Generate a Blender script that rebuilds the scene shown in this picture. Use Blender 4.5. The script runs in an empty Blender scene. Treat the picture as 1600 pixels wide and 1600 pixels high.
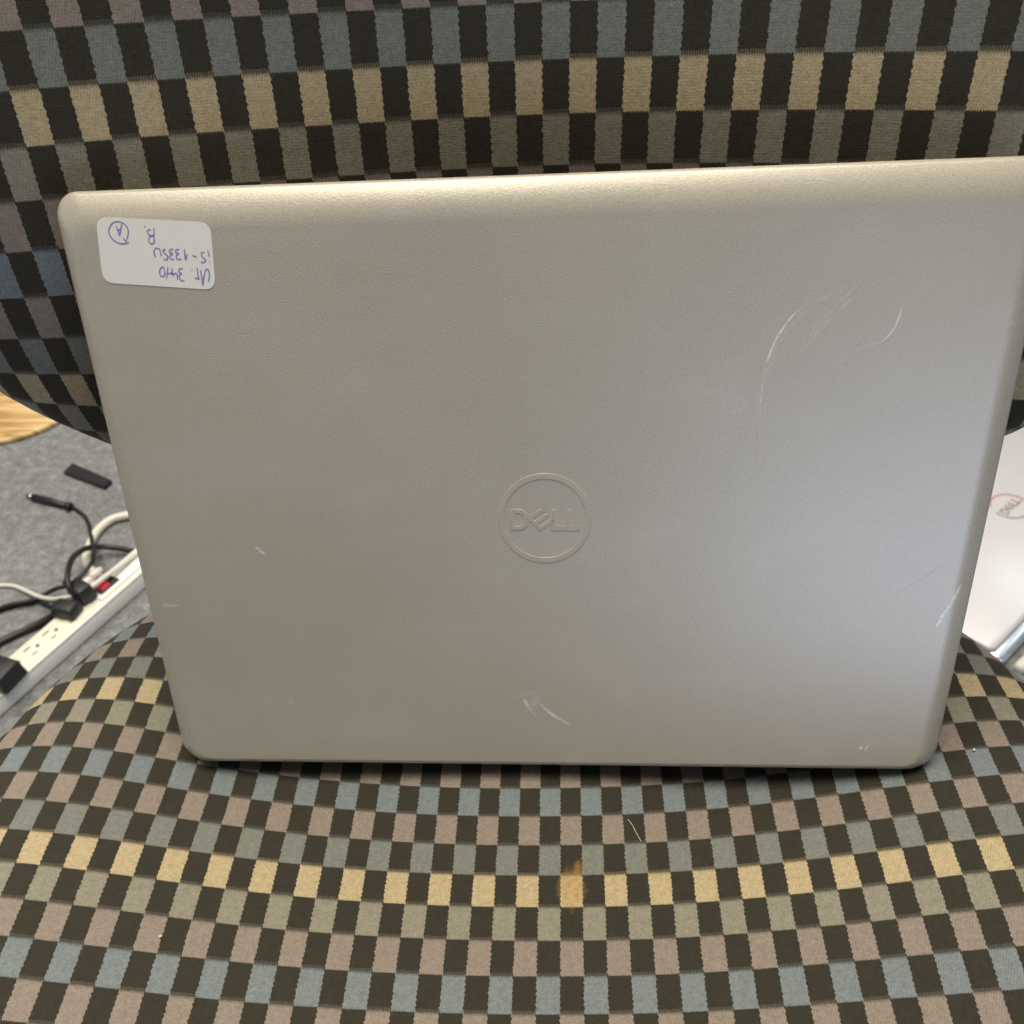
import bpy, bmesh, math, random
from mathutils import Vector, Matrix
random.seed(7)
scene = bpy.context.scene

# ---------------------------------------------------------------- camera
# photograph: 1600 px square, focal length 1479 px, optical axis at pixel (800, 1066) (an upper crop of a 3:4 frame)
FOC, PX, PY = 1479.0, 800.0, 1066.0
CAM_ROT = Matrix(((0.996844, 0.004933, -0.079234), (0.055756, -0.753976, 0.654531), (-0.056512, -0.656883, -0.751871)))          # columns: image right, image down, view direction, in world axes
CAM_POS = Vector((0.016829, -0.251192, 0.756025))
cam_data = bpy.data.cameras.new('camera'); cam = bpy.data.objects.new('camera', cam_data)
scene.collection.objects.link(cam); scene.camera = cam
rgt, dwn, fwd = (CAM_ROT.col[i].copy() for i in range(3))
rm = Matrix((rgt, -dwn, -fwd)).transposed()
cam.matrix_world = Matrix.Translation(CAM_POS) @ rm.to_4x4()
cam_data.sensor_width = 36.0; cam_data.sensor_fit = 'HORIZONTAL'
cam_data.lens = FOC / 1600 * 36.0
cam_data.shift_y = (PY - 800) / 1600
cam_data.clip_start = 0.01; cam_data.clip_end = 60
cam_data.dof.use_dof = True; cam_data.dof.focus_distance = 0.355; cam_data.dof.aperture_fstop = 20

# ---------------------------------------------------------------- light: an office, assumed ceiling lamps (rear ones added as fill) and assumed windows, none in view
scene.view_settings.view_transform = 'Standard'; scene.view_settings.look = 'None'
scene.view_settings.exposure = 0.52; scene.view_settings.gamma = 1.0
world = bpy.data.worlds.new('World'); scene.world = world; world.use_nodes = True
bg = world.node_tree.nodes['Background']; bg.inputs['Color'].default_value = (1.0, 0.95, 0.88, 1); bg.inputs['Strength'].default_value = 0.03
def area(name, loc, target, sx, sy, power, col):
    d = bpy.data.lights.new(name, 'AREA'); d.shape = 'RECTANGLE'; d.size = sx; d.size_y = sy; d.energy = power; d.color = col
    o = bpy.data.objects.new(name, d); scene.collection.objects.link(o); o.location = loc
    o.rotation_euler = (Vector(target) - Vector(loc)).to_track_quat('-Z', 'Y').to_euler()
    return o
area('assumed_ceiling_lamp', (-0.2, 0.22, 2.6), (-0.15, 0.15, 0), 1.5, 1.2, 43, (1.0, 0.91, 0.75))  # assumed overhead source, out of view
area('assumed_ceiling_lamp', (-1.2, 1.5, 2.6), (-0.9, 0.9, 0), 1.2, 0.6, 26, (1.0, 0.96, 0.88))  # assumed lamp, added to brighten the carpet and power strip on the left
area('assumed_ceiling_lamp', (1.3, 1.5, 2.6), (0.9, 0.9, 0), 1.2, 0.6, 12, (0.95, 0.97, 1.0))  # added lamp, brightens the floor and white laptop on the right
area('assumed_window_light', (0.76, -1.3, 0.36), (0.6, 0.1, 0.36), 1.0, 0.70, 5.4, (0.62, 0.74, 1.0))  # assumed window, set low and close to give the lid its cool sheen
area('assumed_window_light', (-2.4, -0.3, 1.3), (0, 0.2, 0.5), 1.2, 1.4, 2.2, (0.72, 0.84, 1.0))  # assumed window on the left, out of view, adds weak cool light

# ---------------------------------------------------------------- helpers
def fp(px, py, z=0.0):
    """the point at height z that the photograph shows at pixel px, py"""
    r = rgt * ((px - PX) / FOC) + dwn * ((py - PY) / FOC) + fwd
    return CAM_POS + r * ((z - CAM_POS.z) / r.z)
def link(name, mesh, mat=None, parent=None, smooth=True):
    o = bpy.data.objects.new(name, mesh); scene.collection.objects.link(o)
    if mat is not None: mesh.materials.append(mat)
    if parent is not None: o.parent = parent
    if smooth:
        for p in mesh.polygons: p.use_smooth = True
    return o
def from_bm(name, bm, mat=None, parent=None, smooth=True):
    bmesh.ops.recalc_face_normals(bm, faces=bm.faces)
    me = bpy.data.meshes.new(name); bm.to_mesh(me); bm.free()
    return link(name, me, mat, parent, smooth)
def empty(name, matrix, parent=None):
    o = bpy.data.objects.new(name, None); scene.collection.objects.link(o); o.empty_display_size = 0.05
    o.matrix_basis = matrix
    if parent is not None: o.parent = parent
    return o
def tag(o, label, cat, group=None):
    o['label'] = label; o['category'] = cat
    if group: o['group'] = group
    return o
def tube_bm(pts, r, seg=12, bm=None, caps=True):
    """a round cord through pts (smoothed); r a number or a list"""
    bm = bm or bmesh.new()
    P = [Vector(p) for p in pts]; n = len(P)
    R = r if isinstance(r, (list, tuple)) else [r] * n
    rings = []; prev = None
    for i in range(n):
        t = (P[min(i + 1, n - 1)] - P[max(i - 1, 0)]).normalized()
        a = prev if prev is not None else (Vector((0, 0, 1)) if abs(t.z) < 0.9 else Vector((1, 0, 0)))
        a = (a - t * a.dot(t)).normalized(); prev = a; b = t.cross(a)
        rings.append([bm.verts.new(P[i] + (a * math.cos(k * 2 * math.pi / seg) + b * math.sin(k * 2 * math.pi / seg)) * R[i]) for k in range(seg)])
    for i in range(n - 1):
        for k in range(seg):
            bm.faces.new((rings[i][k], rings[i][(k + 1) % seg], rings[i + 1][(k + 1) % seg], rings[i + 1][k]))
    if caps: bm.faces.new(rings[0][::-1]); bm.faces.new(rings[-1])
    return bm
def spline(pts, n=8):
    """Catmull-Rom through pts"""
    P = [Vector(p) for p in pts]; P = [P[0] * 2 - P[1]] + P + [P[-1] * 2 - P[-2]]
    out = []
    for i in range(1, len(P) - 2):
        for k in range(n):
            t = k / n
            out.append(0.5 * ((2 * P[i]) + (P[i + 1] - P[i - 1]) * t + (2 * P[i - 1] - 5 * P[i] + 4 * P[i + 1] - P[i + 2]) * t * t + (3 * P[i] - P[i - 1] - 3 * P[i + 1] + P[i + 2]) * t ** 3))
    return out + [P[-2]]
def box_bm(x0, x1, y0, y1, z0, z1, bev=0.0, seg=3, bm=None, taper=0.0):
    own = bmesh.new()
    v = [own.verts.new((x, y, z)) for z, k in ((z0, 0), (z1, taper)) for x, y in ((x0 + k, y0 + k), (x1 - k, y0 + k), (x1 - k, y1 - k), (x0 + k, y1 - k))]
    for f in ((3, 2, 1, 0), (4, 5, 6, 7), (0, 1, 5, 4), (1, 2, 6, 5), (2, 3, 7, 6), (3, 0, 4, 7)): own.faces.new([v[i] for i in f])
    if bev: bmesh.ops.bevel(own, geom=own.edges[:], offset=bev, segments=seg, profile=0.5, affect='EDGES')
    if bm is None: return own
    me = bpy.data.meshes.new('tmp'); own.to_mesh(me); own.free(); bm.from_mesh(me); bpy.data.meshes.remove(me)
    return bm
def rrect(hw, hh, r, n=10):
    r = max(min(r, hw, hh), 0.0005); out = []
    for cx, cy, a0 in ((hw - r, hh - r, 0), (-hw + r, hh - r, 90), (-hw + r, -hh + r, 180), (hw - r, -hh + r, 270)):
        for k in range(n + 1):
            a = math.radians(a0 + 90 * k / n); out.append((cx + r * math.cos(a), cy + r * math.sin(a)))
    return out
def loft(rings, cap0=True, cap1=True, bm=None):
    bm = bm or bmesh.new(); vs = [[bm.verts.new(p) for p in r] for r in rings]
    for a, b in zip(vs, vs[1:]):
        for k in range(len(a)): bm.faces.new((a[k], a[(k + 1) % len(a)], b[(k + 1) % len(b)], b[k]))
    if cap0: bm.faces.new(vs[0][::-1])
    if cap1: bm.faces.new(vs[-1])
    return bm

# ---------------------------------------------------------------- materials
class NT:
    def __init__(s, name):
        s.mat = bpy.data.materials.new(name); s.mat.use_nodes = True; s.t = s.mat.node_tree
        s.b = s.t.nodes['Principled BSDF']
    def n(s, typ, **kw):
        nd = s.t.nodes.new(typ)
        for k, v in kw.items(): setattr(nd, k, v)
        return nd
    def l(s, a, b): s.t.links.new(a, b)
    def val(s, sock, v):
        if hasattr(v, 'links') or isinstance(v, bpy.types.NodeSocket): s.l(v, sock)
        else: sock.default_value = v
    def m(s, op, a, b=None, c=None, clamp=False):
        nd = s.n('ShaderNodeMath', operation=op); nd.use_clamp = clamp
        for i, v in enumerate((a, b, c)):
            if v is not None: s.val(nd.inputs[i], v)
        return nd.outputs[0]
    def mix(s, f, a, b, blend='MIX'):
        nd = s.n('ShaderNodeMix', data_type='RGBA', blend_type=blend)
        s.val(nd.inputs[0], f); s.val(nd.inputs[6], a); s.val(nd.inputs[7], b)
        return nd.outputs[2]
    def noise(s, vec, scale, detail=2.0, rough=0.5):
        nd = s.n('ShaderNodeTexNoise'); nd.inputs['Scale'].default_value = scale; nd.inputs['Detail'].default_value = detail; nd.inputs['Roughness'].default_value = rough
        if vec is not None: s.l(vec, nd.inputs['Vector'])
        return nd.outputs['Fac']
    def ramp(s, f, stops, interp='LINEAR'):
        nd = s.n('ShaderNodeValToRGB'); cr = nd.color_ramp; cr.interpolation = interp
        while len(cr.elements) < len(stops): cr.elements.new(0.5)
        for e, (p, c) in zip(cr.elements, stops): e.position = p; e.color = c
        s.val(nd.inputs[0], f); return nd.outputs[0]
    def bump(s, h, strength, dist):
        nd = s.n('ShaderNodeBump'); nd.inputs['Strength'].default_value = strength; nd.inputs['Distance'].default_value = dist
        s.l(h, nd.inputs['Height']); s.l(nd.outputs[0], s.b.inputs['Normal'])
    def obj(s): return s.n('ShaderNodeTexCoord').outputs['Object']
def plain(name, col, rough=0.5, metal=0.0, noise=0.06, nscale=60, bump=0.0, emit=None, spec=0.5):
    t = NT(name); v = t.obj()
    f = t.noise(v, nscale, 3)
    c0 = tuple(max(0, c * (1 - noise * 2)) for c in col) + (1,); c1 = tuple(min(1, c * (1 + noise * 2)) for c in col) + (1,)
    t.l(t.mix(f, c0, c1), t.b.inputs['Base Color'])
    t.b.inputs['Roughness'].default_value = rough; t.b.inputs['Metallic'].default_value = metal; t.b.inputs['Specular IOR Level'].default_value = spec
    if bump: t.bump(t.noise(v, nscale * 12, 2), bump, 0.001)
    if emit: t.b.inputs['Emission Color'].default_value = emit + (1,); t.b.inputs['Emission Strength'].default_value = 1.5
    return t.mat
def fabric(name, stain=False):
    t = NT(name)
    uv = t.n('ShaderNodeUVMap', uv_map='weave').outputs[0]
    sp = t.n('ShaderNodeSeparateXYZ'); t.l(uv, sp.inputs[0]); U, V = sp.outputs[0], sp.outputs[1]
    comb = t.n('ShaderNodeCombineXYZ'); t.l(U, comb.inputs[0]); t.l(t.m('MULTIPLY', V, 1.65), comb.inputs[1]); W = comb.outputs[0]
    jit = t.m('SUBTRACT', t.noise(W, 3.1, 2), 0.5)
    fine = t.noise(W, 17, 3, 0.7); mid = t.m('SUBTRACT', t.noise(W, 6.5, 2, 0.6), 0.5)
    # scalloped side edges, comb-toothed ends
    wav = t.m('SINE', t.m('ADD', t.m('MULTIPLY', V, 2 * math.pi * 7), t.m('MULTIPLY', jit, 5)))
    u2 = t.m('ADD', U, t.m('ADD', t.m('MULTIPLY', wav, 0.018), t.m('ADD', t.m('MULTIPLY', jit, 0.10), t.m('MULTIPLY', t.m('SUBTRACT', fine, 0.5), 0.10))))
    tooth = t.m('SINE', t.m('MULTIPLY', U, 2 * math.pi * 11))
    v2 = t.m('ADD', V, t.m('ADD', t.m('MULTIPLY', tooth, 0.013), t.m('MULTIPLY', t.m('SUBTRACT', fine, 0.5), 0.09)))
    col = t.m('FLOOR', u2); row = t.m('FLOOR', v2)
    par = t.m('FLOORED_MODULO', t.m('ADD', col, row), 2.0)                 # 0: coloured patch, 1: dark patch
    idx = t.m('DIVIDE', t.m('ADD', t.m('FLOORED_MODULO', row, 6.0), 0.5), 6.0)
    Y = (0.475, 0.385, 0.235, 1); G = (0.265, 0.25, 0.195, 1); M = (0.275, 0.228, 0.192, 1); B = (0.195, 0.225, 0.235, 1); G2 = (0.20, 0.21, 0.185, 1)
    light = t.ramp(idx, [(0, Y), (1 / 6, G), (2 / 6, M), (3 / 6, B), (4 / 6, M), (5 / 6, G2)], 'CONSTANT')
    nxt = t.ramp(t.m('DIVIDE', t.m('ADD', t.m('FLOORED_MODULO', t.m('ADD', row, 1.0), 6.0), 0.5), 6.0), [(0, Y), (1 / 6, G), (2 / 6, M), (3 / 6, B), (4 / 6, M), (5 / 6, G2)], 'CONSTANT')
    dark0 = t.mix(t.noise(W, 1.7, 3), (0.029, 0.026, 0.018, 1), (0.040, 0.036, 0.026, 1))
    fr = t.m('SUBTRACT', v2, row)
    # the last threads of a dark patch mix with the next row
    edge = t.m('MULTIPLY', t.m('GREATER_THAN', fr, 0.92), t.m('ADD', 0.17, t.m('MULTIPLY', tooth, 0.10)))
    dark = t.mix(edge, dark0, nxt)
    edge2 = t.m('MULTIPLY', t.m('GREATER_THAN', t.m('SUBTRACT', 0.05, fr), 0.0), 0.35)
    # twill ribs on the coloured patches, thread noise everywhere
    rib = t.m('SINE', t.m('MULTIPLY', t.m('ADD', t.m('MULTIPLY', U, 9.0), t.m('MULTIPLY', V, 5.5)), 2 * math.pi))
    wft = t.m('SINE', t.m('ADD', t.m('MULTIPLY', V, 2 * math.pi * 17), t.m('MULTIPLY', t.noise(W, 9, 1), 6)))
    thr = t.m('ADD', t.m('MULTIPLY', rib, 0.10), t.m('ADD', t.m('MULTIPLY', wft, 0.05), t.m('ADD', t.m('MULTIPLY', t.m('SUBTRACT', fine, 0.5), 1.5), t.m('ADD', t.m('MULTIPLY', mid, 0.8), t.m('MULTIPLY', jit, 0.55)))))
    c = t.mix(par, t.mix(edge2, light, dark0), dark)
    if stain:
        dx = t.m('SUBTRACT', U, 0.5); dy = t.m('SUBTRACT', V, 0.42)
        d1 = t.m('ADD', t.m('POWER', t.m('DIVIDE', dx, 0.72), 2.0), t.m('POWER', t.m('DIVIDE', dy, 0.75), 2.0))
        d2 = t.m('ADD', t.m('POWER', t.m('DIVIDE', t.m('SUBTRACT', U, 0.80), 0.26), 2.0), t.m('POWER', t.m('DIVIDE', t.m('ADD', V, 0.10), 0.50), 2.0))
        s1 = t.m('SUBTRACT', 1.0, t.m('ADD', t.m('MINIMUM', d1, d2), t.m('MULTIPLY', jit, 1.6)), clamp=True)
        c = t.mix(t.m('MULTIPLY', s1, 0.5, clamp=True), c, (0.46, 0.27, 0.065, 1))
    c = t.mix(1.0, c, t.mix(t.m('ADD', t.m('MULTIPLY', thr, 0.8), 0.5, clamp=True), (0.52, 0.52, 0.52, 1), (1.48, 1.48, 1.48, 1)), 'MULTIPLY')
    t.l(c, t.b.inputs['Base Color'])
    t.b.inputs['Roughness'].default_value = 0.82; t.b.inputs['Specular IOR Level'].default_value = 0.25
    t.b.inputs['Sheen Weight'].default_value = 0.22; t.b.inputs['Sheen Roughness'].default_value = 0.45; t.b.inputs['Sheen Tint'].default_value = (1, 0.93, 0.8, 1)
    h = t.m('ADD', t.m('MULTIPLY', thr, 0.6), t.m('MULTIPLY', t.m('SUBTRACT', 1.0, par), 0.5))
    t.bump(h, 0.5, 0.0005)
    return t.mat

M_SEAT = fabric('checked_weave_seat', stain=True); M_BACK = fabric('checked_weave_back')
M_BLACKMETAL = plain('black_powder_coat', (0.02, 0.02, 0.02), 0.45)
M_SHELL = plain('black_plastic_shell', (0.025, 0.025, 0.027), 0.5, bump=0.2)

# ---------------------------------------------------------------- floor
def carpet_mat():
    t = NT('grey_carpet'); v = t.obj()
    a = t.noise(v, 75, 3, 0.6); b = t.noise(v, 260, 3, 0.7); c = t.noise(v, 6, 2)
    f = t.m('ADD', t.m('MULTIPLY', a, 0.5), t.m('ADD', t.m('MULTIPLY', b, 0.55), t.m('MULTIPLY', c, 0.15)))
    t.l(t.ramp(f, [(0.38, (0.10, 0.102, 0.105, 1)), (0.60, (0.225, 0.232, 0.235, 1)), (0.80, (0.42, 0.425, 0.42, 1))]), t.b.inputs['Base Color'])
    t.b.inputs['Roughness'].default_value = 0.95; t.b.inputs['Specular IOR Level'].default_value = 0.1
    t.b.inputs['Sheen Weight'].default_value = 0.15
    t.bump(t.noise(v, 420, 3, 0.7), 0.8, 0.002); return t.mat
bm = bmesh.new(); bmesh.ops.create_grid(bm, x_segments=8, y_segments=8, size=3.0)
fl = from_bm('floor', bm, carpet_mat()); fl['kind'] = 'structure'

# ---------------------------------------------------------------- the upholstered chair
def bs(t): return ((1 - t) ** 3 / 6, (3 * t ** 3 - 6 * t * t + 4) / 6, (-3 * t ** 3 + 3 * t * t + 3 * t + 1) / 6, t ** 3 / 6)
class Patch:
    """bicubic surface over weave coordinates: u counts columns, v counts rows of the checked cloth; control points in mm"""
    def __init__(s, u0, u1, v0, v1, nu, nv, pts): s.u0, s.u1, s.v0, s.v1, s.nu, s.nv = u0, u1, v0, v1, nu, nv; s.p = [Vector(q) * 0.001 for q in pts]
    def raw(s, u, v):
        a = (u - s.u0) / (s.u1 - s.u0) * s.nu; b = (v - s.v0) / (s.v1 - s.v0) * s.nv
        i = min(max(int(math.floor(a)), 0), s.nu - 1); j = min(max(int(math.floor(b)), 0), s.nv - 1)
        wa, wb = bs(a - i), bs(b - j); q = Vector()
        for x in range(4):
            for y in range(4): q += s.p[(i + x) * (s.nv + 3) + j + y] * (wa[x] * wb[y])
        return q
    def at(s, u, v):
        cu = min(max(u, s.u0), s.u1); cv = min(max(v, s.v0), s.v1); q = s.raw(cu, cv); e = 0.05
        if cu != u: q = q + (s.raw(cu, cv) - s.raw(cu - math.copysign(e, u - cu), cv)) * (abs(u - cu) / e)
        if cv != v: q = q + (s.raw(cu, cv) - s.raw(cu, cv - math.copysign(e, v - cv))) * (abs(v - cv) / e)
        return q
SEAT = Patch(-30, 25, -10, 6, 14, 6, [(-287.1, 121.4, 338.3), (-290.4, 83.5, 356.5), (-294.8, 46.6, 375.5), (-299.9, 10.4, 395.4), (-303.5, -26.6, 415.7), (-304.1, -65.2, 434.7),
    (-302.0, -105.4, 450.2), (-298.8, -146.7, 461.4), (-295.5, -188.6, 468.1), (-263.4, 131.6, 364.4), (-267.9, 94.7, 383.6), (-269.9, 56.4, 400.8),
    (-270.1, 17.1, 415.7), (-269.1, -22.9, 428.3), (-267.6, -63.6, 438.1), (-265.8, -105.0, 444.9), (-264.2, -146.6, 449.4), (-263.0, -188.5, 452.3),
    (-235.1, 139.3, 385.2), (-237.5, 101.4, 403.1), (-237.5, 61.9, 418.0), (-234.6, 21.0, 426.7), (-232.4, -20.6, 432.2), (-231.2, -62.5, 436.6),
    (-229.9, -104.4, 438.2), (-229.4, -146.3, 439.2), (-228.7, -188.2, 439.6), (-202.9, 144.7, 400.4), (-202.0, 104.4, 413.0), (-200.5, 63.0, 421.8),
    (-198.3, 21.0, 423.8), (-196.6, -20.5, 427.2), (-195.5, -62.2, 430.7), (-194.3, -103.9, 430.9), (-194.2, -145.9, 430.6), (-193.6, -187.8, 429.8),
    (-166.4, 146.3, 411.2), (-164.8, 104.3, 414.6), (-163.8, 62.5, 414.4), (-163.3, 20.6, 412.6), (-161.1, -20.8, 417.4), (-159.7, -62.3, 422.5),
    (-158.8, -104.1, 423.7), (-158.0, -145.7, 423.9), (-157.5, -187.6, 423.2), (-127.3, 141.6, 419.4), (-127.0, 100.4, 414.7), (-126.8, 59.3, 410.3),
    (-126.0, 18.0, 408.8), (-124.2, -23.1, 413.0), (-122.9, -64.2, 416.7), (-122.0, -105.3, 418.7), (-120.9, -146.5, 420.6), (-119.9, -187.8, 421.2),
    (-89.7, 134.8, 424.5), (-89.7, 95.0, 416.5), (-89.3, 54.8, 411.3), (-88.6, 14.2, 409.3), (-87.1, -26.3, 411.6), (-85.8, -66.6, 415.5),
    (-85.0, -107.0, 418.4), (-83.9, -147.5, 420.7), (-82.7, -188.1, 421.6), (-54.0, 129.5, 426.9), (-53.7, 90.3, 419.2), (-53.0, 50.7, 414.2),
    (-52.3, 10.8, 411.6), (-51.0, -29.0, 413.0), (-49.9, -68.8, 416.8), (-48.9, -108.5, 420.1), (-48.0, -148.2, 422.5), (-47.0, -188.3, 423.1),
    (-19.6, 127.4, 427.0), (-18.9, 88.3, 420.3), (-18.1, 49.0, 415.9), (-17.2, 9.5, 413.4), (-16.1, -30.1, 414.0), (-15.1, -69.5, 417.7),
    (-14.2, -108.9, 421.3), (-13.4, -148.4, 423.7), (-12.5, -188.0, 424.3), (14.3, 130.0, 424.6), (15.3, 90.7, 418.1), (16.3, 51.2, 414.1),
    (17.2, 11.5, 412.2), (18.2, -28.3, 413.1), (19.2, -67.9, 416.2), (19.8, -107.4, 420.5), (20.6, -147.0, 423.4), (21.6, -186.9, 424.0),
    (48.7, 136.3, 420.9), (50.2, 96.5, 414.2), (51.3, 56.4, 410.2), (52.4, 16.0, 408.6), (53.1, -24.3, 410.7), (54.1, -64.5, 414.1),
    (54.5, -104.6, 418.4), (55.1, -144.7, 421.9), (56.2, -185.1, 422.5), (84.5, 144.4, 416.2), (86.1, 103.6, 411.2), (87.4, 62.7, 407.8),
    (88.5, 21.5, 406.9), (89.1, -19.4, 410.0), (89.8, -60.1, 414.1), (90.1, -101.0, 418.6), (90.8, -141.9, 421.3), (92.1, -183.0, 420.9),
    (122.2, 151.7, 409.8), (122.9, 109.8, 410.6), (124.0, 68.1, 409.8), (124.9, 26.6, 409.8), (125.5, -14.9, 413.1), (126.2, -56.5, 416.9),
    (126.4, -97.7, 421.4), (127.2, -139.4, 422.7), (129.1, -181.0, 420.3), (159.8, 154.0, 400.6), (159.9, 112.9, 410.7), (160.3, 71.1, 415.7),
    (160.8, 29.1, 415.9), (161.8, -12.7, 419.2), (161.8, -54.0, 425.4), (162.4, -95.9, 428.0), (163.7, -137.8, 426.9), (165.7, -179.5, 422.7),
    (193.7, 150.8, 386.7), (196.2, 112.4, 403.7), (197.5, 71.9, 416.1), (196.7, 30.2, 421.8), (197.3, -11.5, 426.1), (197.6, -52.9, 432.8),
    (198.1, -95.0, 434.7), (199.5, -136.8, 433.0), (201.4, -178.5, 428.0), (222.0, 144.2, 365.7), (228.3, 107.8, 385.5), (232.0, 69.6, 402.5),
    (233.5, 29.9, 416.9), (233.8, -10.9, 427.4), (233.8, -52.2, 435.2), (234.2, -94.0, 439.3), (235.3, -136.0, 439.1), (237.0, -177.7, 434.7),
    (243.3, 133.8, 337.8), (252.4, 98.5, 359.0), (260.6, 62.8, 380.1), (267.0, 26.2, 401.0), (269.9, -12.2, 419.6), (270.4, -52.2, 433.5),
    (270.4, -93.3, 442.1), (271.1, -135.0, 445.4), (272.4, -177.2, 443.0)])
BACK = Patch(-6, 42, -3, 9, 12, 5, [(-290.9, 104.9, 742.6), (-289.2, 87.6, 707.1), (-288.4, 77.5, 669.6), (-288.7, 74.9, 630.8), (-289.2, 80.5, 592.3), (-289.0, 94.5, 556.2),
    (-286.7, 116.2, 524.5), (-281.8, 145.5, 499.0), (-253.3, 108.6, 742.0), (-251.6, 92.9, 706.6), (-250.7, 82.2, 669.3), (-250.7, 76.6, 630.9),
    (-251.4, 77.0, 592.0), (-251.9, 86.1, 553.8), (-250.5, 105.3, 519.4), (-246.1, 133.2, 491.9), (-216.0, 113.3, 741.8), (-214.0, 99.1, 705.6),
    (-213.1, 87.9, 668.3), (-212.8, 80.1, 630.1), (-213.1, 76.6, 591.2), (-214.1, 80.7, 552.2), (-214.0, 95.9, 516.2), (-210.5, 119.0, 484.4),
    (-178.3, 118.9, 741.6), (-176.8, 106.9, 704.6), (-175.8, 95.8, 667.7), (-175.3, 85.7, 629.7), (-175.2, 79.0, 591.0), (-176.1, 79.0, 552.2),
    (-176.7, 87.4, 513.9), (-174.8, 102.8, 477.8), (-140.1, 125.2, 740.8), (-140.0, 116.6, 703.0), (-139.1, 107.1, 665.3), (-138.6, 95.7, 628.3),
    (-137.8, 84.6, 590.9), (-138.2, 78.5, 552.1), (-139.3, 79.2, 512.9), (-139.0, 86.7, 474.4), (-102.3, 132.2, 739.2), (-102.9, 125.9, 701.0),
    (-102.7, 117.5, 663.2), (-102.4, 106.2, 625.5), (-101.0, 93.5, 588.8), (-100.2, 82.2, 551.5), (-101.1, 75.8, 512.9), (-101.9, 75.4, 473.7),
    (-65.0, 139.3, 737.5), (-65.5, 133.3, 699.1), (-65.7, 125.3, 661.2), (-66.0, 115.6, 622.9), (-65.4, 105.7, 585.5), (-64.0, 93.5, 548.7),
    (-63.1, 81.9, 511.8), (-63.5, 72.8, 473.8), (-27.5, 145.2, 736.1), (-27.7, 138.3, 697.8), (-28.1, 129.9, 660.1), (-28.7, 121.2, 621.5),
    (-28.7, 115.6, 583.2), (-28.6, 106.8, 545.3), (-27.2, 93.9, 508.8), (-25.6, 78.5, 473.1), (10.7, 148.3, 735.2), (10.3, 140.3, 697.0),
    (9.9, 131.1, 659.6), (9.0, 121.7, 621.3), (9.4, 118.0, 582.8), (9.3, 113.5, 544.1), (9.5, 103.6, 506.4), (10.7, 88.1, 470.7),
    (49.2, 147.9, 734.8), (48.4, 138.6, 696.9), (47.9, 128.5, 659.6), (46.7, 118.2, 621.8), (47.0, 113.5, 583.4), (47.6, 111.3, 544.8),
    (47.7, 106.2, 506.2), (47.7, 96.4, 468.4), (87.5, 144.0, 735.0), (86.2, 133.0, 697.6), (85.2, 122.1, 660.6), (83.9, 111.6, 623.0),
    (84.0, 105.4, 584.7), (84.8, 103.3, 546.0), (85.8, 102.0, 507.2), (86.3, 100.1, 468.3), (125.2, 136.7, 735.7), (123.4, 124.3, 698.8),
    (121.9, 112.9, 662.0), (120.7, 102.8, 624.2), (120.8, 96.2, 586.0), (121.4, 93.5, 547.3), (123.0, 94.2, 508.5), (125.2, 98.2, 469.9),
    (161.9, 126.1, 737.2), (159.9, 113.6, 700.5), (158.4, 102.5, 663.3), (157.5, 93.3, 625.6), (157.6, 87.0, 587.4), (158.3, 84.1, 548.6),
    (159.9, 85.3, 509.9), (162.8, 90.8, 471.5), (197.2, 112.1, 739.9), (195.7, 101.0, 702.8), (194.8, 91.7, 665.2), (194.4, 84.1, 627.2),
    (194.6, 78.7, 588.7), (195.3, 75.7, 550.0), (196.6, 75.6, 511.2), (198.8, 78.5, 472.6), (231.0, 94.7, 743.8), (230.9, 86.7, 705.5),
    (231.0, 80.4, 667.0), (231.4, 75.4, 628.4), (231.9, 71.5, 589.9), (232.6, 68.1, 551.3), (233.1, 64.8, 512.5), (233.4, 61.5, 473.4)])
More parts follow.
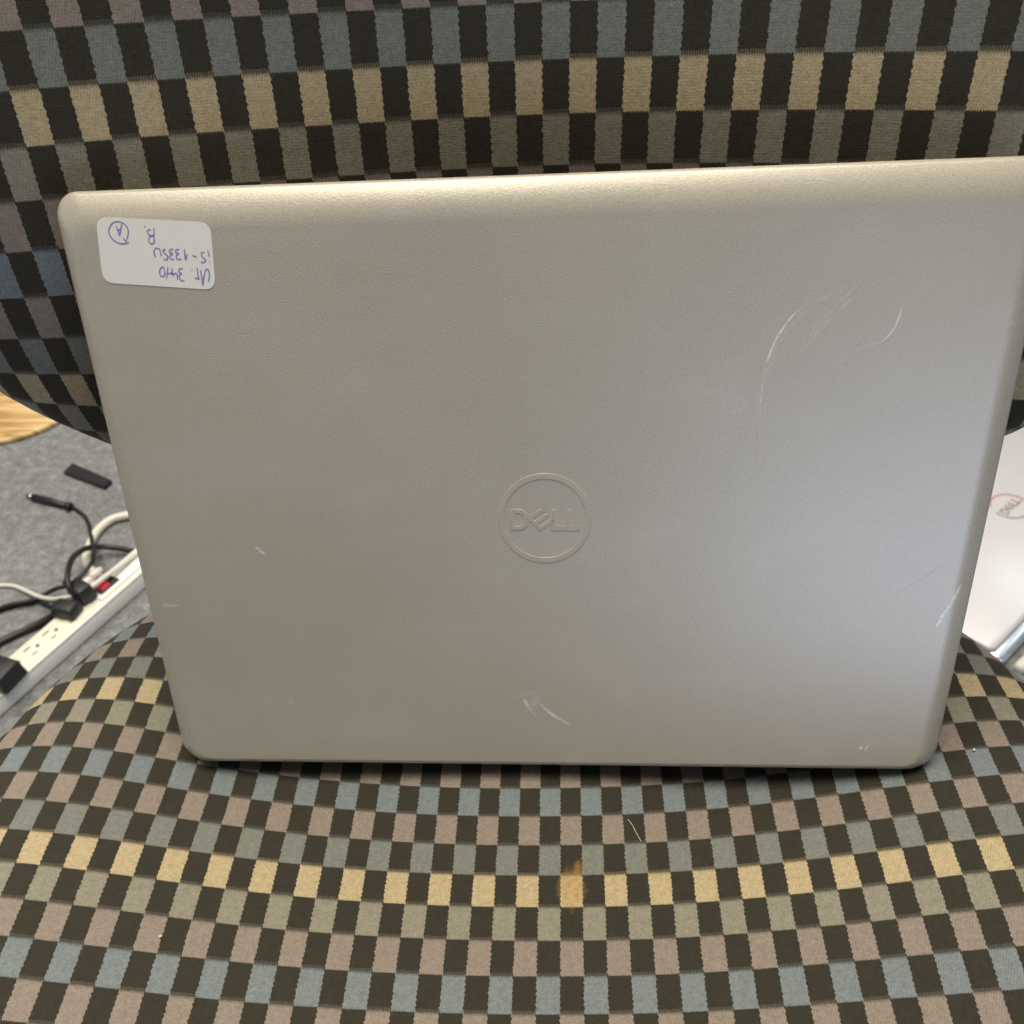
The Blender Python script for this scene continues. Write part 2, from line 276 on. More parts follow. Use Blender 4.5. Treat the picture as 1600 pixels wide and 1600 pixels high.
def cushion(name, patch, uc, vc, a, b, pw, roll, side, cellu, cellv, mat, parent, flip, droop=None, rings=56, seg=200):
    def sup(th):
        c, s_ = math.cos(th), math.sin(th); k = (abs(c) ** pw + abs(s_) ** pw) ** (-1 / pw); return k * c, k * s_
    def P(u, v):
        q = patch.at(u, v)
        return droop(q, u, v) if droop else q
    bm = bmesh.new(); lay = bm.loops.layers.uv.new('weave'); rows = []; uvs = {}
    c0 = bm.verts.new(P(uc, vc)); uvs[c0] = (uc, vc)
    dirs = [sup(2 * math.pi * k / seg) for k in range(seg)]
    for i in range(1, rings + 1):
        rho = i / rings; r = []
        for dx, dy in dirs:
            u, v = uc + a * rho * dx, vc + b * rho * dy; x = bm.verts.new(P(u, v)); uvs[x] = (u, v); r.append(x)
        rows.append(r)
    # rolled edge
    T, N = [], []
    for k, (dx, dy) in enumerate(dirs):
        p1 = rows[-1][k].co; p0 = rows[-4][k].co; t = (p1 - p0).normalized()
        tan = (rows[-1][(k + 1) % seg].co - rows[-1][k - 1].co).normalized()
        n = t.cross(tan) * (1 if flip else -1); T.append((t - tan * t.dot(tan)).normalized()); N.append(n.normalized())
    for _ in range(6):
        T = [(T[k - 1] + T[k] * 2 + T[(k + 1) % seg]).normalized() for k in range(seg)]; N = [(N[k - 1] + N[k] * 2 + N[(k + 1) % seg]).normalized() for k in range(seg)]
    base = [v.co.copy() for v in rows[-1]]
    steps = 12; arc = [(roll * math.sin(f), roll * (1 - math.cos(f)), roll * f) for f in [math.radians(108) * j / steps for j in range(1, steps + 1)]]
    o, d, l = arc[-1]; c_, s_ = math.cos(math.radians(108)), math.sin(math.radians(108))
    arc += [(o + c_ * side * j / 3, d + s_ * side * j / 3, l + side * j / 3) for j in (1, 2, 3)]
    for o, d, l in arc:
        r = []
        for k, (dx, dy) in enumerate(dirs):
            x = bm.verts.new(base[k] + T[k] * o - N[k] * d); gl = math.hypot(a * dx * cellu, b * dy * cellv)
            uvs[x] = (uc + a * dx * (1 + l / gl), vc + b * dy * (1 + l / gl)); r.append(x)
        rows.append(r)
    for k in range(seg): bm.faces.new((c0, rows[0][k], rows[0][(k + 1) % seg]))
    for p, q in zip(rows, rows[1:]):
        for k in range(seg): bm.faces.new((p[k], q[k], q[(k + 1) % seg], p[(k + 1) % seg]))
    bm.faces.new(rows[-1][::-1])
    for f in bm.faces:
        for lp in f.loops: lp[lay].uv = uvs[lp.vert]
    return from_bm(name, bm, mat, parent), [v for v in base], rows
chair = tag(empty('upholstered_chair', Matrix()), 'upholstered chair in checked black, mauve, blue and gold weave holding the grey laptop', 'chair')
seat_o, seat_edge, _ = cushion('seat', SEAT, -1.9, 0.8, 25.8, 14.8, 2.6, 0.022, 0.03, 0.0092, 0.0156, M_SEAT, chair, False)
back_o, back_edge, _ = cushion('backrest', BACK, 19.3, -6.2, 24.3, 15.25, 5.0, 0.020, 0.02, 0.0095, 0.0162, M_BACK, chair, False)
seat_o['label'] = 'dished seat cushion with an orange stain on one gold patch'
cz = sum((p.z for p in seat_edge)) / len(seat_edge) - 0.07; cxy = sum(seat_edge, Vector()) / len(seat_edge)
# underside: seat pan, column, star base, bracket to the backrest
from_bm('seat_pan', box_bm(cxy.x - .15, cxy.x + .15, cxy.y - .13, cxy.y + .13, cz - .03, cz + .03, .01), M_SHELL, chair)
from_bm('column', tube_bm([(cxy.x, cxy.y, .05), (cxy.x, cxy.y, .14), (cxy.x, cxy.y, .141), (cxy.x, cxy.y, cz - .02)], [.035, .035, .022, .022], 24), M_BLACKMETAL, chair, False)
for k in range(5):
    a = math.radians(90 + 72 * k + 36); d = Vector((math.cos(a), math.sin(a), 0)); c = Vector((cxy.x, cxy.y, 0))
    from_bm('base_leg', tube_bm([c + Vector((0, 0, .075)), c + d * .12 + Vector((0, 0, .07)), c + d * .26 + Vector((0, 0, .052))], [.022, .02, .014], 12), M_BLACKMETAL, chair)
    from_bm('caster', tube_bm([c + d * .25 + Vector((-d.y, d.x, 0)) * s_ + Vector((0, 0, .025)) for s_ in (-.018, .018)], .025, 18), M_SHELL, chair)
bc = sum(back_edge, Vector()) / len(back_edge)
from_bm('back_bracket', tube_bm(spline([(cxy.x, cxy.y, cz - .02), (cxy.x, bc.y - .02, cz - .03), (cxy.x, bc.y + .08, cz + .02), (cxy.x, bc.y + .09, cz + .12), (cxy.x, bc.y + .07, bc.z)]), .02, 12), M_BLACKMETAL, chair)

# ---------------------------------------------------------------- the grey laptop leaning on the chair
LAP = Matrix(((1.000000, 0.000000, 0.000000, 0.000000), (0.000000, 0.342020, -0.939693, 0.030020), (0.000000, 0.939693, 0.342020, 0.528794), (0.000000, 0.000000, 0.000000, 1.000000)))              # laptop axes: x along the hinge, y up the lid, z out of the lid; origin at the lid's centre
LW, LH = 0.326, 0.225
def lid_pt(px, py, dz=0.0):
    """the point of the lid's plane (lid coordinates) at pixel px, py"""
    r = rgt * ((px - PX) / FOC) + dwn * ((py - PY) / FOC) + fwd
    inv = LAP.inverted(); o = inv @ CAM_POS; d = inv.to_3x3() @ r
    p = o + d * (-o.z / d.z); return Vector((p.x, p.y, dz))
def lid_mat():
    t = NT('grey_textured_plastic'); v = t.obj()
    g = t.noise(v, 1900, 2, 0.65); sm = t.noise(v, 9, 4, 0.6); sm2 = t.noise(v, 34, 3, 0.6)
    mp = t.n('ShaderNodeMapping'); mp.inputs['Rotation'].default_value = (0, 0, math.radians(14)); mp.inputs['Scale'].default_value = (6, 40, 1); t.l(v, mp.inputs[0])
    rub = t.noise(mp.outputs[0], 1.0, 3, 0.6)
    c = t.mix(sm, (0.495, 0.455, 0.37, 1), (0.605, 0.56, 0.468, 1))
    c = t.mix(t.m('MULTIPLY', t.ramp(sm2, [(0.58, (0, 0, 0, 1)), (0.75, (1, 1, 1, 1))]), 0.14), c, (0.70, 0.69, 0.66, 1))
    c = t.mix(t.m('MULTIPLY', t.ramp(rub, [(0.52, (0, 0, 0, 1)), (0.72, (1, 1, 1, 1))]), 0.13), c, (0.70, 0.69, 0.65, 1))
    c = t.mix(1.0, c, t.mix(g, (0.66, 0.66, 0.66, 1), (1.34, 1.34, 1.34, 1)), 'MULTIPLY')
    t.l(c, t.b.inputs['Base Color'])
    t.l(t.m('ADD', 0.27, t.m('ADD', t.m('MULTIPLY', sm, 0.10), t.m('MULTIPLY', rub, 0.08))), t.b.inputs['Roughness'])
    t.b.inputs['Metallic'].default_value = 0.08; t.b.inputs['Specular IOR Level'].default_value = 1.0
    t.b.inputs['Coat Weight'].default_value = 0.5; t.b.inputs['Coat Roughness'].default_value = 0.30; t.b.inputs['Coat IOR'].default_value = 1.6
    t.bump(g, 0.5, 0.0002); return t.mat
M_LID = lid_mat()
M_BASE = plain('dark_grey_plastic', (0.16, 0.155, 0.145), 0.5, bump=0.2)
M_LOGO = plain('grey_gloss_emblem', (0.55, 0.508, 0.42), 0.38, 0.08, noise=0.02)
lap = tag(empty('laptop', LAP), 'closed grey laptop with a white handwritten sticker leaning on the chair', 'laptop')
# lid: flat panel with a soft rolled rim
WE, DROP = 0.0095, 0.0044; rings = []
X0, X1, Y0, Y1 = -LW / 2 - .0008, LW / 2 + .0004, -LH / 2 - .0030, LH / 2 + .0006
def outline(dl, dr, db, dt, rt, rb, n=14):
    out = []
    for cx, cy, r, a0 in ((X1 - dr, Y1 - dt, rt, 0), (X0 + dl, Y1 - dt, rt, 90), (X0 + dl, Y0 + db, rb, 180), (X1 - dr, Y0 + db, rb, 270)):
        sx = 1 if a0 in (0, 270) else -1; sy = 1 if a0 < 180 else -1
        for k in range(n + 1):
            a = math.radians(a0 + 90 * k / n); out.append((cx - sx * r + r * math.cos(a), cy - sy * r + r * math.sin(a)))
    return out
rings.append([(x, y, -0.0082) for x, y in outline(.0005, .0005, .0005, .0005, .0085, .0105)])
for k in range(15):
    q = k / 14; e = 1 - (1 - q) ** 1.5
    rings.append([(x, y, -DROP * (1 - e) ** 2) for x, y in outline(.0085 * e, .0095 * e, .0045 * e, .0125 * e, .009 - .004 * e, .011 - .005 * e)])
rings.append([(x, y, 0.0) for x, y in outline(.02, .02, .02, .02, .003, .003)])
rings.append([(x, y, 0.0) for x, y in outline(.06, .06, .06, .06, .002, .002)])
lid = from_bm('lid', loft(rings), M_LID, lap)
rings = [[(x, y, z) for x, y in rrect(LW / 2 - d, LH / 2 - d, .010, 10)] for z, d in ((-.0088, .0012), (-.0105, .0004), (-.0135, .0006), (-.0160, .003), (-.0175, .008), (-.0180, .014))]
from_bm('base', loft(rings), M_BASE, lap)
from_bm('hinge', tube_bm([(-.12, -LH / 2 + .004, -.0085), (.12, -LH / 2 + .004, -.0085)], .0036, 14), M_BASE, lap)
# embossed emblem: ring and letters
def extruded(name, polys, z0, h, bev, mat, parent, mtx=None):
    cu = bpy.data.curves.new(name, 'CURVE'); cu.dimensions = '2D'; cu.fill_mode = 'BOTH'; cu.extrude = h / 2; cu.bevel_depth = bev; cu.bevel_resolution = 2; cu.offset = -bev
    for poly in polys:
        s_ = cu.splines.new('POLY'); s_.points.add(len(poly) - 1); s_.use_cyclic_u = True
        for p, q in zip(s_.points, poly): p.co = (q[0], q[1], 0, 1)
    tmp = bpy.data.objects.new('tmp', cu); me = bpy.data.meshes.new_from_object(tmp); me.name = name
    bpy.data.objects.remove(tmp); bpy.data.curves.remove(cu)
    me.transform(Matrix.Translation((0, 0, z0))); 
    if mtx is not None: me.transform(mtx)
    me.materials.clear()
    return link(name, me, mat, parent, False)
def ring_polys(r0, r1, n=96): return [[(r * math.cos(2 * math.pi * k / n), r * math.sin(2 * math.pi * k / n)) for k in range(n)] for r in (r1, r0)]
def crop_poly(pts, cx=807.0, cy=805.0, k=0.0352 / 1075): return [((x - cx) * k, (cy - y) * k) for x, y in pts]
def letters():
    D = [[(410, 688), (520, 688), (575, 705), (612, 750), (622, 815), (608, 880), (570, 925), (515, 945), (410, 945)],
         [(462, 738), (512, 738), (545, 755), (563, 790), (566, 820), (556, 858), (535, 882), (505, 895), (462, 895)]]
    a = Vector((170, -122)).normalized(); s = Vector((168, 150)).normalized(); o = Vector((592, 798)); A, S, w = 205, 222, 47
    E = [(0, 0), (A, 0), (A, w), (w, w), (w, S / 2 - w / 2), (A, S / 2 - w / 2), (A, S / 2 + w / 2), (w, S / 2 + w / 2), (w, S - w), (A, S - w), (A, S), (0, S)]
    E = [[tuple(o + a * x + s * y) for x, y in E]]
    L1 = [[(884, 688), (942, 688), (942, 880), (1046, 880), (1046, 945), (884, 945)]]
    L2 = [[(1058, 688), (1116, 688), (1116, 880), (1214, 880), (1214, 945), (1058, 945)]]
    return [[crop_poly(p) for p in g] for g in (D, E, L1, L2)]
lc = lid_pt(851, 811)
LM = Matrix.Translation((lc.x, lc.y, 0)) @ Matrix.Rotation(math.radians(-1.0), 4, 'Z')
extruded('logo_ring', ring_polys(.0155, .0176), 0.0, .0001, .00013, M_LOGO, lid, LM)
for g in letters(): extruded('logo_letter', g, 0.0, .0001, .00012, M_LOGO, lid, LM)
# sticker with handwriting
M_STICK = plain('white_paper_label', (0.93, 0.92, 0.87), 0.6, noise=0.008, nscale=200)
M_INK = plain('blue_violet_ink', (0.31, 0.27, 0.58), 0.6, noise=0.25, nscale=900)
sc = [lid_pt(140 + x / 7.62, 330 + y / 7.62) for x, y in ((72, 62), (1438, 132), (1505, 938), (160, 850))]
def rounded_quad(c, r, n=8):
    out = []
    for i in range(4):
        p, q, s_ = c[i], c[i - 1], c[(i + 1) % 4]; d0 = (q - p).normalized() * r; d1 = (s_ - p).normalized() * r
        for k in range(n + 1):
            t = k / n; out.append(p + d0 * (1 - t) ** 2 + d1 * t * t)
    return out
rq = rounded_quad(sc, .0042)[::-1]
sticker = from_bm('sticker', loft([[(p.x, p.y, z) for p in rq] for z in (.00002, .00014)]), M_STICK, lap, False)
sticker['label'] = 'white rounded paper sticker with upside-down blue handwriting'
strokes = [
    [(405, 318), (428, 355), (450, 320), (464, 240), (430, 165), (345, 125), (270, 148), (232, 225), (250, 300), (310, 362), (390, 388), (470, 372)],
    [(320, 180), (342, 240), (360, 290), (372, 225), (385, 158)], [(338, 222), (378, 214)],
    [(768, 200), (770, 290), (772, 375)], [(774, 375), (738, 390), (704, 355), (718, 308), (768, 292)], [(768, 290), (712, 282), (690, 240), (715, 218), (728, 222)], [(652, 175), (664, 190)],
    [(788, 548), (768, 485), (792, 440), (832, 452), (850, 500), (856, 535)], [(905, 450), (876, 470), (898, 505), (934, 535), (920, 578), (882, 574)],
    [(1000, 452), (962, 456), (954, 488), (990, 506), (960, 528), (966, 564), (1006, 574)], [(1070, 455), (1034, 460), (1026, 490), (1062, 506), (1034, 530), (1044, 568), (1096, 572)],
    [(1130, 455), (1138, 520), (1144, 580), (1165, 512)], [(1226, 525), (1274, 546)], [(1368, 486), (1334, 500), (1346, 548), (1382, 578), (1362, 612), (1324, 604)], [(1408, 468), (1420, 505), (1424, 540)], [(1428, 598), (1434, 606)],
    [(868, 660), (838, 700), (846, 765), (880, 778), (898, 740), (886, 680), (868, 660)], [(934, 668), (926, 735), (920, 802)], [(926, 740), (960, 742), (992, 732)], [(986, 682), (982, 738), (1000, 770)], [(992, 756), (1030, 738), (1046, 760), (1050, 815)],
    [(1112, 684), (1072, 688), (1066, 722), (1096, 744), (1068, 768), (1084, 818), (1130, 832)], [(1214, 700), (1224, 706)], [(1282, 676), (1290, 750), (1302, 818)], [(1252, 796), (1310, 806)],
    [(1322, 700), (1338, 790), (1350, 876), (1362, 790), (1382, 700)], [(1382, 702), (1410, 690), (1428, 750), (1420, 838)]]
def ribbon(bm, pts, w, z):
    """a flat stroke, solid along its middle and fading to its sides (vertex attribute soft); w a list of half widths"""
    n = len(pts); pr = None; lay = bm.verts.layers.float.get('soft') or bm.verts.layers.float.new('soft')
    for i, p in enumerate(pts):
        t = (pts[min(i + 1, n - 1)] - pts[max(i - 1, 0)]); t.z = 0; t.normalize(); s_ = Vector((-t.y, t.x, 0)) * w[i]
        cur = []
        for k, a in ((1, 0), (0, 1), (-1, 0)):
            v = bm.verts.new((p.x + s_.x * k, p.y + s_.y * k, p.z + z)); v[lay] = a * math.sin(math.pi * (i + 0.6) / (n + 0.2)) ** 0.5; cur.append(v)
        if pr:
            bm.faces.new((pr[0], pr[1], cur[1], cur[0])); bm.faces.new((pr[1], pr[2], cur[2], cur[1]))
        pr = cur
bm = bmesh.new()
for st in strokes:
    p = spline([lid_pt(140 + x / 7.62, 330 + y / 7.62) for x, y in st], 6); n = len(p)
    ribbon(bm, p, [.00023 * (0.75 + 0.45 * random.random()) for k in range(n)], .00019)
hw = from_bm('handwriting', bm, M_INK, sticker, False)
# scratches: each a shallow pale groove in the paint
def scratch_mat():
    t = NT('scratched_paint'); v = t.obj()
    t.b.inputs['Base Color'].default_value = (0.96, 0.95, 0.90, 1); t.b.inputs['Specular IOR Level'].default_value = 1.0; t.b.inputs['Roughness'].default_value = 0.36
    t.l(t.m('MULTIPLY', t.m('MULTIPLY', t.m('MULTIPLY', t.n('ShaderNodeAttribute', attribute_name='soft').outputs['Fac'], 1.8, clamp=True), t.ramp(t.noise(v, 260, 2, 0.6), [(0.25, (0.3, 0.3, 0.3, 1)), (0.65, (1, 1, 1, 1))])), 1.0), t.b.inputs['Alpha']); return t.mat
def scratch_faint():
    t = NT('scuffed_paint'); v = t.obj()
    t.b.inputs['Base Color'].default_value = (0.88, 0.86, 0.81, 1); t.b.inputs['Specular IOR Level'].default_value = 1.0; t.b.inputs['Roughness'].default_value = 0.36
    t.l(t.m('MULTIPLY', t.m('MULTIPLY', t.m('MULTIPLY', t.n('ShaderNodeAttribute', attribute_name='soft').outputs['Fac'], 1.8, clamp=True), t.ramp(t.noise(v, 200, 2, 0.6), [(0.28, (0.15, 0.15, 0.15, 1)), (0.7, (1, 1, 1, 1))])), 0.5), t.b.inputs['Alpha']); return t.mat
M_SCR, M_SCF = scratch_mat(), scratch_faint()
SCR = [([(1187, 658), (1190, 610), (1198, 570), (1208, 540), (1222, 515), (1240, 492), (1262, 474)], .00026, M_SCR), ([(1244, 562), (1262, 527), (1290, 495), (1325, 460), (1356, 430)], .00024, M_SCF),
       ([(1297, 606), (1306, 585), (1330, 548), (1352, 517), (1362, 497), (1367, 480)], .00030, M_SCF), ([(1374, 538), (1392, 520), (1403, 500), (1412, 474)], .00026, M_SCR), ([(1535, 513), (1552, 514), (1570, 513)], .0005, M_SCF),
       ([(1457, 992), (1466, 974), (1477, 955), (1488, 938), (1503, 914)], .0005, M_SCR), ([(1396, 932), (1425, 913), (1450, 898), (1472, 882)], .00034, M_SCF), ([(1463, 1058), (1464, 1075)], .00045, M_SCF),
       ([(808, 1096), (814, 1086), (828, 1084), (838, 1094), (830, 1108), (842, 1124)], .0008, M_SCF), ([(818, 1092), (826, 1104), (834, 1116)], .0005, M_SCR), ([(1182, 720), (1183, 655), (1196, 588), (1222, 528), (1262, 484), (1312, 452)], .0007, M_SCF), ([(1378, 534), (1345, 544), (1320, 562), (1298, 604)], .0005, M_SCF), ([(1236, 580), (1258, 540), (1296, 500), (1336, 462)], .0006, M_SCF), ([(842, 1098), (862, 1116), (891, 1133)], .0004, M_SCR), ([(399, 854), (407, 861), (416, 867)], .0004, M_SCR),
       ([(935, 848), (935, 866)], .0008, M_SCF), ([(1185, 665), (1184, 690), (1182, 720)], .0003, M_SCF), ([(1342, 1172), (1347, 1165)], .0004, M_SCR), ([(1351, 1174), (1356, 1164)], .0004, M_SCR),
       ([(455, 1092), (458, 1102)], .0006, M_SCF), ([(235, 938), (258, 945), (280, 947)], .0005, M_SCF)]
for pts, w, mt in SCR:
    p = spline([lid_pt(*q) for q in pts], 6); n = len(p); bm = bmesh.new()
    for q in p:
        e = max(min(X1 - q.x, q.x - X0), 0); q.z = 0 if e >= WE else -DROP * (1 - e / WE) ** 2
    ribbon(bm, p, [w * 2.3 * (0.45 + 0.55 * math.sin(math.pi * min(max((k + .4) / n, 0.02), .98))) for k in range(n)], .00010)
    from_bm('scratch', bm, mt, lid, False)

# ---------------------------------------------------------------- on the floor: power strip, plugs, cords
M_WHITE = plain('white_abs_plastic', (0.86, 0.85, 0.80), 0.4, noise=0.02); M_WHITE2 = plain('white_cord', (0.78, 0.75, 0.66), 0.45, noise=0.02)
M_CREAM = plain('cream_abs_plastic', (0.83, 0.80, 0.68), 0.45, noise=0.03)
M_BLACK = plain('black_rubber', (0.018, 0.018, 0.02), 0.45, noise=0.1); M_SLOT = plain('socket_slot', (0.05, 0.045, 0.04), 0.7)
M_RED = plain('red_lit_rocker', (0.35, 0.015, 0.03), 0.3, emit=(0.10, 0.003, 0.01)); M_STEEL = plain('nickel_barrel', (0.62, 0.58, 0.55), 0.3, 0.9)
b0, b1 = fp(49, 1079), fp(201, 944); ax = (b1 - b0).normalized(); pn = Vector((-ax.y, ax.x, 0))
SM = Matrix(((ax.x, pn.x, 0, b0.x), (ax.y, pn.y, 0, b0.y), (0, 0, 1, 0), (0, 0, 0, 1)))   # strip axes: x along, y across (away from the seat)
SI = SM.inverted(); HT = .019
def sl(px, py, z=HT): return SI @ fp(px, py, z)
strip = tag(empty('power_strip', SM), 'long white power strip with a red lit switch lying on grey carpet', 'power strip')
from_bm('housing', box_bm(-.14, .27, 0, .043, 0, HT, .003, 3, taper=.0015), M_WHITE, strip)
from_bm('outlet_panel', box_bm(-.135, .118, .008, .040, HT - .001, HT + .0016, .001, 2), M_CREAM, strip)
from_bm('end_panel', box_bm(.128, .265, .011, .040, HT - .001, HT + .003, .001, 2), M_WHITE, strip)
from_bm('edge_ridge', box_bm(-.138, .268, .0015, .0065, HT - .001, HT + .0025, .001, 2), M_WHITE, strip)
for k in range(8):
    x = -.105 + k * .0275
    o = empty('outlet', Matrix.Translation((x, .024, HT + .0016)), strip)
    from_bm('slot', box_bm(-.0045, .0045, .0055, .0072, -.0005, .0002), M_SLOT, o, False); from_bm('slot', box_bm(-.0035, .0035, -.0075, -.006, -.0005, .0002), M_SLOT, o, False)
    from_bm('ground_hole', box_bm(.0075, .0115, -.0025, .0015, -.0005, .0002), M_SLOT, o, False)
sw = sl(165, 914, HT + .003)
o = from_bm('switch_bezel', box_bm(sw.x - .0145, sw.x + .0145, sw.y - .009, sw.y + .009, HT, HT + .0045, .001, 2), M_BLACK, strip)
from_bm('rocker', box_bm(sw.x - .010, sw.x + .003, sw.y - .0065, sw.y + .0065, HT + .002, HT + .0068, .001, 2), M_RED, o)
def cord(name, pts, r, mat, label, cat='cord', group=None):
    return tag(from_bm(name, tube_bm(spline(pts, 10), r, 10), mat), label, cat, group)
def put(px, py, z): return fp(px, py, z)
# plugs
def plug(px, py, rot, sx, sy, sz, label, mat, prongs=True):
    p = fp(px, py, HT + .002); m = Matrix.Translation(Vector((p.x, p.y, HT + .0022))) @ Matrix.Rotation(rot, 4, 'Z')
    t = tag(empty('plug', m), label, 'plug')
    from_bm('plug_body', box_bm(-sx, sx, -sy, sy, 0, sz, .003, 3, taper=.002), mat, t)
    from_bm('strain_relief', tube_bm([(-sx + .001, 0, sz * .55), (-sx - .006, 0, sz * .55), (-sx - .016, 0, sz * .5)], [.0055, .0045, .0032], 12), mat, t)
    return t
ang = math.atan2(ax.y, ax.x)
plug(107, 958, ang + math.radians(-78), .0155, .0115, .014, 'flat black plug in the strip beside the empty sockets', M_BLACK)
plug(132, 934, ang + math.radians(-95), .014, .0115, .020, 'chunky black plug between the flat plug and red switch', M_BLACK)
plug(5, 1062, ang + math.radians(-82), .022, .018, .022, 'black plug at the far end of the strip from the switch', M_BLACK)
plug(138, 912, ang + math.radians(180), .007, .007, .009, 'small white plug standing beside the red switch', M_WHITE)
CR = .0026
cord('black_cord', [put(-60, 975, CR), put(0, 953, CR), put(30, 943, CR), put(62, 937, .006), put(84, 938, .014), put(92, 946, .026)], CR, M_BLACK, 'black cord running from flat plug towards the white cord')
cord('black_cord', [put(-50, 985, CR), put(0, 950, CR + .004), put(50, 938, CR + .005), put(85, 921, .012), put(112, 912, .03), put(140, 884, .036), put(147, 868, .03), put(144, 848, .016), put(140, 825, .006), put(133, 808, CR), put(120, 797, CR), put(110, 791, CR)], CR, M_BLACK, 'thin black cord ending in the barrel connector')
cord('black_cord', [put(118, 930, .035), put(107, 915, .046), put(106, 895, .05), put(113, 873, .045), put(128, 860, .03), put(145, 855, .02), put(170, 855, .012), put(207, 861, .008), put(240, 872, .006)], .0034, M_BLACK, 'thick black cord looping up from the chunky plug')
cord('black_cord', [put(-40, 1030, .004), put(0, 1004, .004), put(40, 985, .004), put(75, 967, .008), put(92, 957, .014)], .0042, M_BLACK, 'thick black cord lying along the strip')
cord('white_cord', [put(-40, 918, .003), put(0, 915, .003), put(22, 916, .003), put(42, 924, .006), put(60, 932, .012), put(80, 936, .02), put(100, 934, .028), put(113, 932, .03)], .0026, M_WHITE2, 'thin white cord crossing the black cords')
cord('white_cord', [put(262, 800, .006), put(225, 803, .006), put(195, 806, .006), put(172, 813, .006), put(152, 830, .006), put(141, 850, .006), put(135, 868, .008), put(138, 885, .010), put(148, 895, .011), put(156, 903, .012)], .0052, M_WHITE2, 'thick ivory cord curving into the side of the strip')
cord('white_cord', [put(140, 919, .034), put(150, 912, .033), put(170, 897, .030), put(190, 882, .028), put(208, 868, .026), put(235, 850, .022)], .0030, M_WHITE2, 'straight white cord lying over the red switch')
# barrel connector
j0, j1, j2, j3 = fp(42, 774, .0045), fp(51, 777, .0045), fp(80, 784, .0045), fp(111, 793, .0045)
dc = tag(empty('barrel_connector', Matrix.Translation((j2.x, j2.y, 0))), 'black barrel connector with a bare metal tip on grey carpet', 'connector')
off = Matrix.Translation((-j2.x, -j2.y, 0))
for nm, pts, r, mt in (('metal_tip', [j0, j1], .0030, M_STEEL), ('grip', [j1, j1.lerp(j2, .1), j2, j3], [.0042, .0052, .0052, .0034], M_BLACK), ('collar', [j3 + (j2 - j3).normalized() * .006 + Vector((0, 0, .001)), j3 + Vector((0, 0, .001))], .0058, M_BLACK)):
    bm = tube_bm(pts, r, 14); bm.transform(off); from_bm(nm, bm, mt, dc)
# small black foam block
q = [fp(663 / 6.667, 600 + 925 / 6.667, .004), fp(755 / 6.667, 600 + 830 / 6.667, .004), fp(1168 / 6.667, 600 + 1010 / 6.667, .004), fp(1090 / 6.667, 600 + 1085 / 6.667, .004)]
bm = loft([[(p.x, p.y, z) for p in q] for z in (0.0005, .006)]); bmesh.ops.bevel(bm, geom=bm.edges[:], offset=.0008, segments=2, affect='EDGES')
tag(from_bm('rubber_strip', bm, M_BLACK, None, False), 'short flat black rubber strip lying on the carpet above connector', 'strip')

# wooden disc behind the backrest
def wood_mat():
    t = NT('pale_pine'); v = t.obj(); mp = t.n('ShaderNodeMapping'); mp.inputs['Rotation'].default_value = (0, 0, math.radians(-22)); mp.inputs['Scale'].default_value = (4, 75, 1); t.l(v, mp.inputs[0])
    n = t.noise(mp.outputs[0], 1.0, 3, 0.55)
    c = t.ramp(n, [(0.40, (0.80, 0.58, 0.29, 1)), (0.48, (0.66, 0.43, 0.18, 1)), (0.52, (0.40, 0.215, 0.07, 1)), (0.58, (0.62, 0.39, 0.15, 1)), (0.64, (0.78, 0.56, 0.27, 1))])
    t.l(c, t.b.inputs['Base Color']); t.b.inputs['Roughness'].default_value = 0.45; return t.mat
wc = Vector((-.850, .960, 0))
rings = [[(r * math.cos(2 * math.pi * k / 96), r * math.sin(2 * math.pi * k / 96), z) for k in range(96)] for r, z in ((.109, 0), (.111, .002), (.111, .006), (.109, .008), (.10, .0082))]
o = from_bm('wooden_disc', loft(rings), wood_mat()); o.location = wc
tag(o, 'round pale wooden disc with streaky grain on the carpet behind chair', 'wooden disc')

# ---------------------------------------------------------------- white laptop lying on the floor at the other side
ct = fp(1578, 791, .018); an = math.atan2(.73, .68)
WL = Matrix.Translation((ct.x, ct.y, 0)) @ Matrix.Rotation(an, 4, 'Z')
M_SILV = plain('white_silver_lid', (0.66, 0.65, 0.67), 0.35, 0.1, noise=0.02); M_SILV2 = plain('silver_edge', (0.62, 0.68, 0.76), 0.25, 0.6, noise=0.02)
wl = tag(empty('laptop', WL), 'closed white laptop lying flat on the carpet beside the chair', 'laptop')
def slab(x0, x1, y0, y1, z0, z1, r, bev):
    cx, cy = (x0 + x1) / 2, (y0 + y1) / 2
    return loft([[(cx + x, cy + y, z) for x, y in rrect((x1 - x0) / 2 - d, (y1 - y0) / 2 - d, r)] for z, d in ((z0, bev), (z0 + bev, 0), (z1 - bev, 0), (z1, bev))])
wlid = from_bm('lid', slab(-.225, .180, -.100, .150, .011, .018, .008, .0015), M_SILV, wl)
from_bm('base', slab(-.225, .180, -.113, .150, 0, .0105, .008, .003), M_SILV2, wl)
M_REDREFL = plain('chrome_red_reflection', (0.62, 0.30, 0.32), 0.3, 0.2); M_GRYL = plain('grey_chrome', (0.40, 0.36, 0.34), 0.3, 0.2)  # chrome emblem: a red reflection is painted into the upper arc's colour
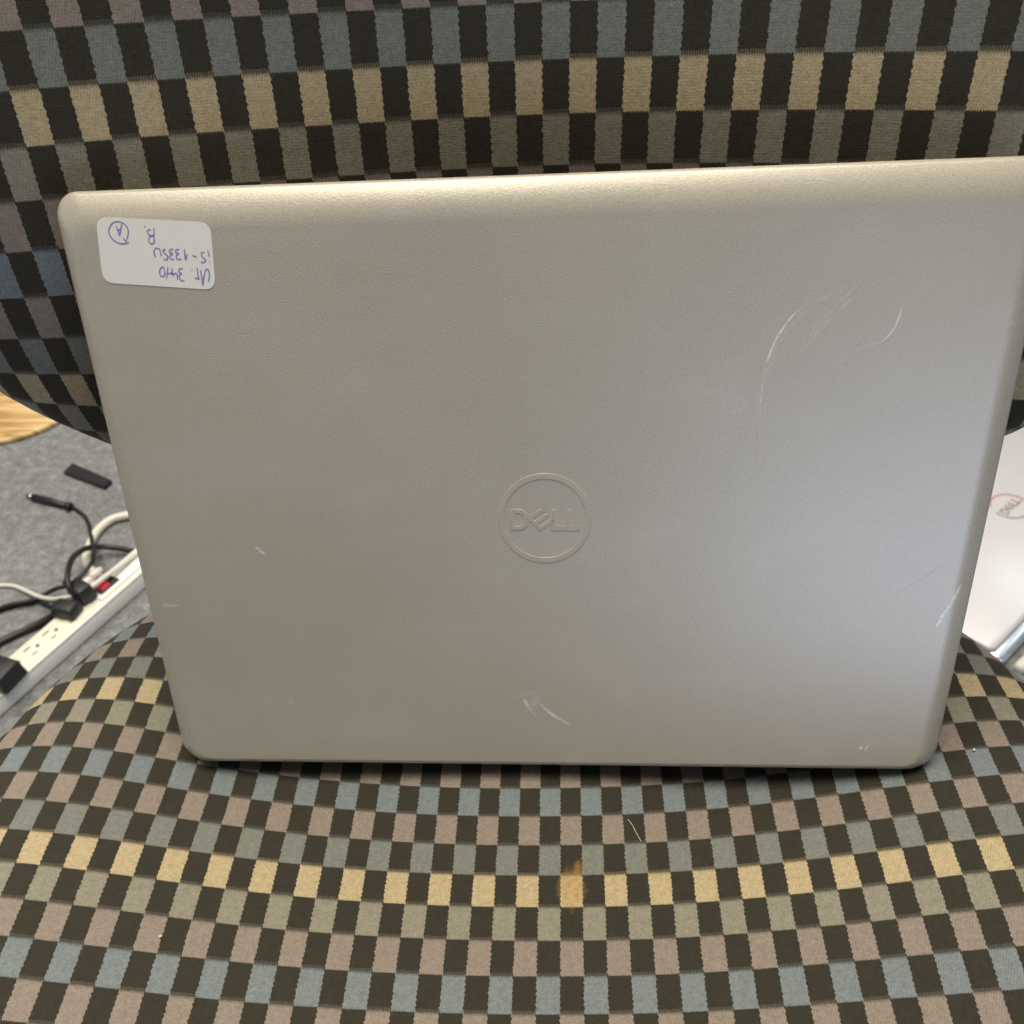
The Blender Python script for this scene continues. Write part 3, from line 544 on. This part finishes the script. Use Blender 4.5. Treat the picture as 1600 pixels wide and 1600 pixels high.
def arc_poly(r0, r1, a0, a1, n=40):
    A = [math.radians(a0 + (a1 - a0) * k / n) for k in range(n + 1)]
    return [[(r1 * math.cos(a), r1 * math.sin(a)) for a in A] + [(r0 * math.cos(a), r0 * math.sin(a)) for a in reversed(A)]]
ZM = Matrix.Translation((0, 0, .0182))
extruded('logo_arc', arc_poly(.0208, .0232, -20, 135), 0, .0004, .0001, M_REDREFL, wlid, ZM); extruded('logo_arc', arc_poly(.0208, .0232, 165, 320), 0, .0004, .0001, M_GRYL, wlid, ZM)
for g in letters(): extruded('logo_letter', [[(x * 1.32, y * 1.32) for x, y in p] for p in g], 0, .0004, .0001, M_GRYL, wlid, ZM)
cord('white_cord', [put(1592, 1046, .005), put(1600, 1036, .005), put(1615, 1028, .005), put(1650, 1030, .005)], .006, M_WHITE2, 'white cord end beside the white laptop')

# a stray pale hair on the seat
def on_seat(px, py):
    r = (rgt * ((px - PX) / FOC) + dwn * ((py - PY) / FOC) + fwd); bu, bv = 3.0, -1.5
    for _ in range(25):
        def e(u, v):
            p = SEAT.at(u, v) - CAM_POS; z = p.dot(fwd); return p.dot(rgt) / z * FOC + PX, p.dot(dwn) / z * FOC + PY
        x, y = e(bu, bv); xu, yu = e(bu + .01, bv); xv, yv = e(bu, bv + .01)
        a, b, c, d = (xu - x) / .01, (xv - x) / .01, (yu - y) / .01, (yv - y) / .01; det = a * d - b * c
        dx, dy = px - x, py - y; bu += (d * dx - b * dy) / det; bv += (a * dy - c * dx) / det
    return SEAT.at(bu, bv) + Vector((0, -.0002, .0007))
tag(from_bm('stray_hair', tube_bm(spline([on_seat(981, 1281), on_seat(988, 1290), on_seat(994, 1302), on_seat(1002, 1316)], 6), .00010, 6), M_CREAM), 'single pale stray hair lying on the seat weave', 'hair')
for (px, py), lb in (((1521, 1173), 'white lint fleck on a blue patch beside the laptop corner'), ((251, 1464), 'white lint fleck on a mauve patch near the seat front')):
    bu, bv = 0, 0; p = on_seat(px, py); bm = bmesh.new(); bmesh.ops.create_icosphere(bm, subdivisions=2, radius=.0006)
    for v in bm.verts: v.co *= 0.6 + 0.8 * random.random()
    o = from_bm('lint_fleck', bm, M_WHITE); o.location = p; tag(o, lb, 'lint', 'lint flecks on the seat')
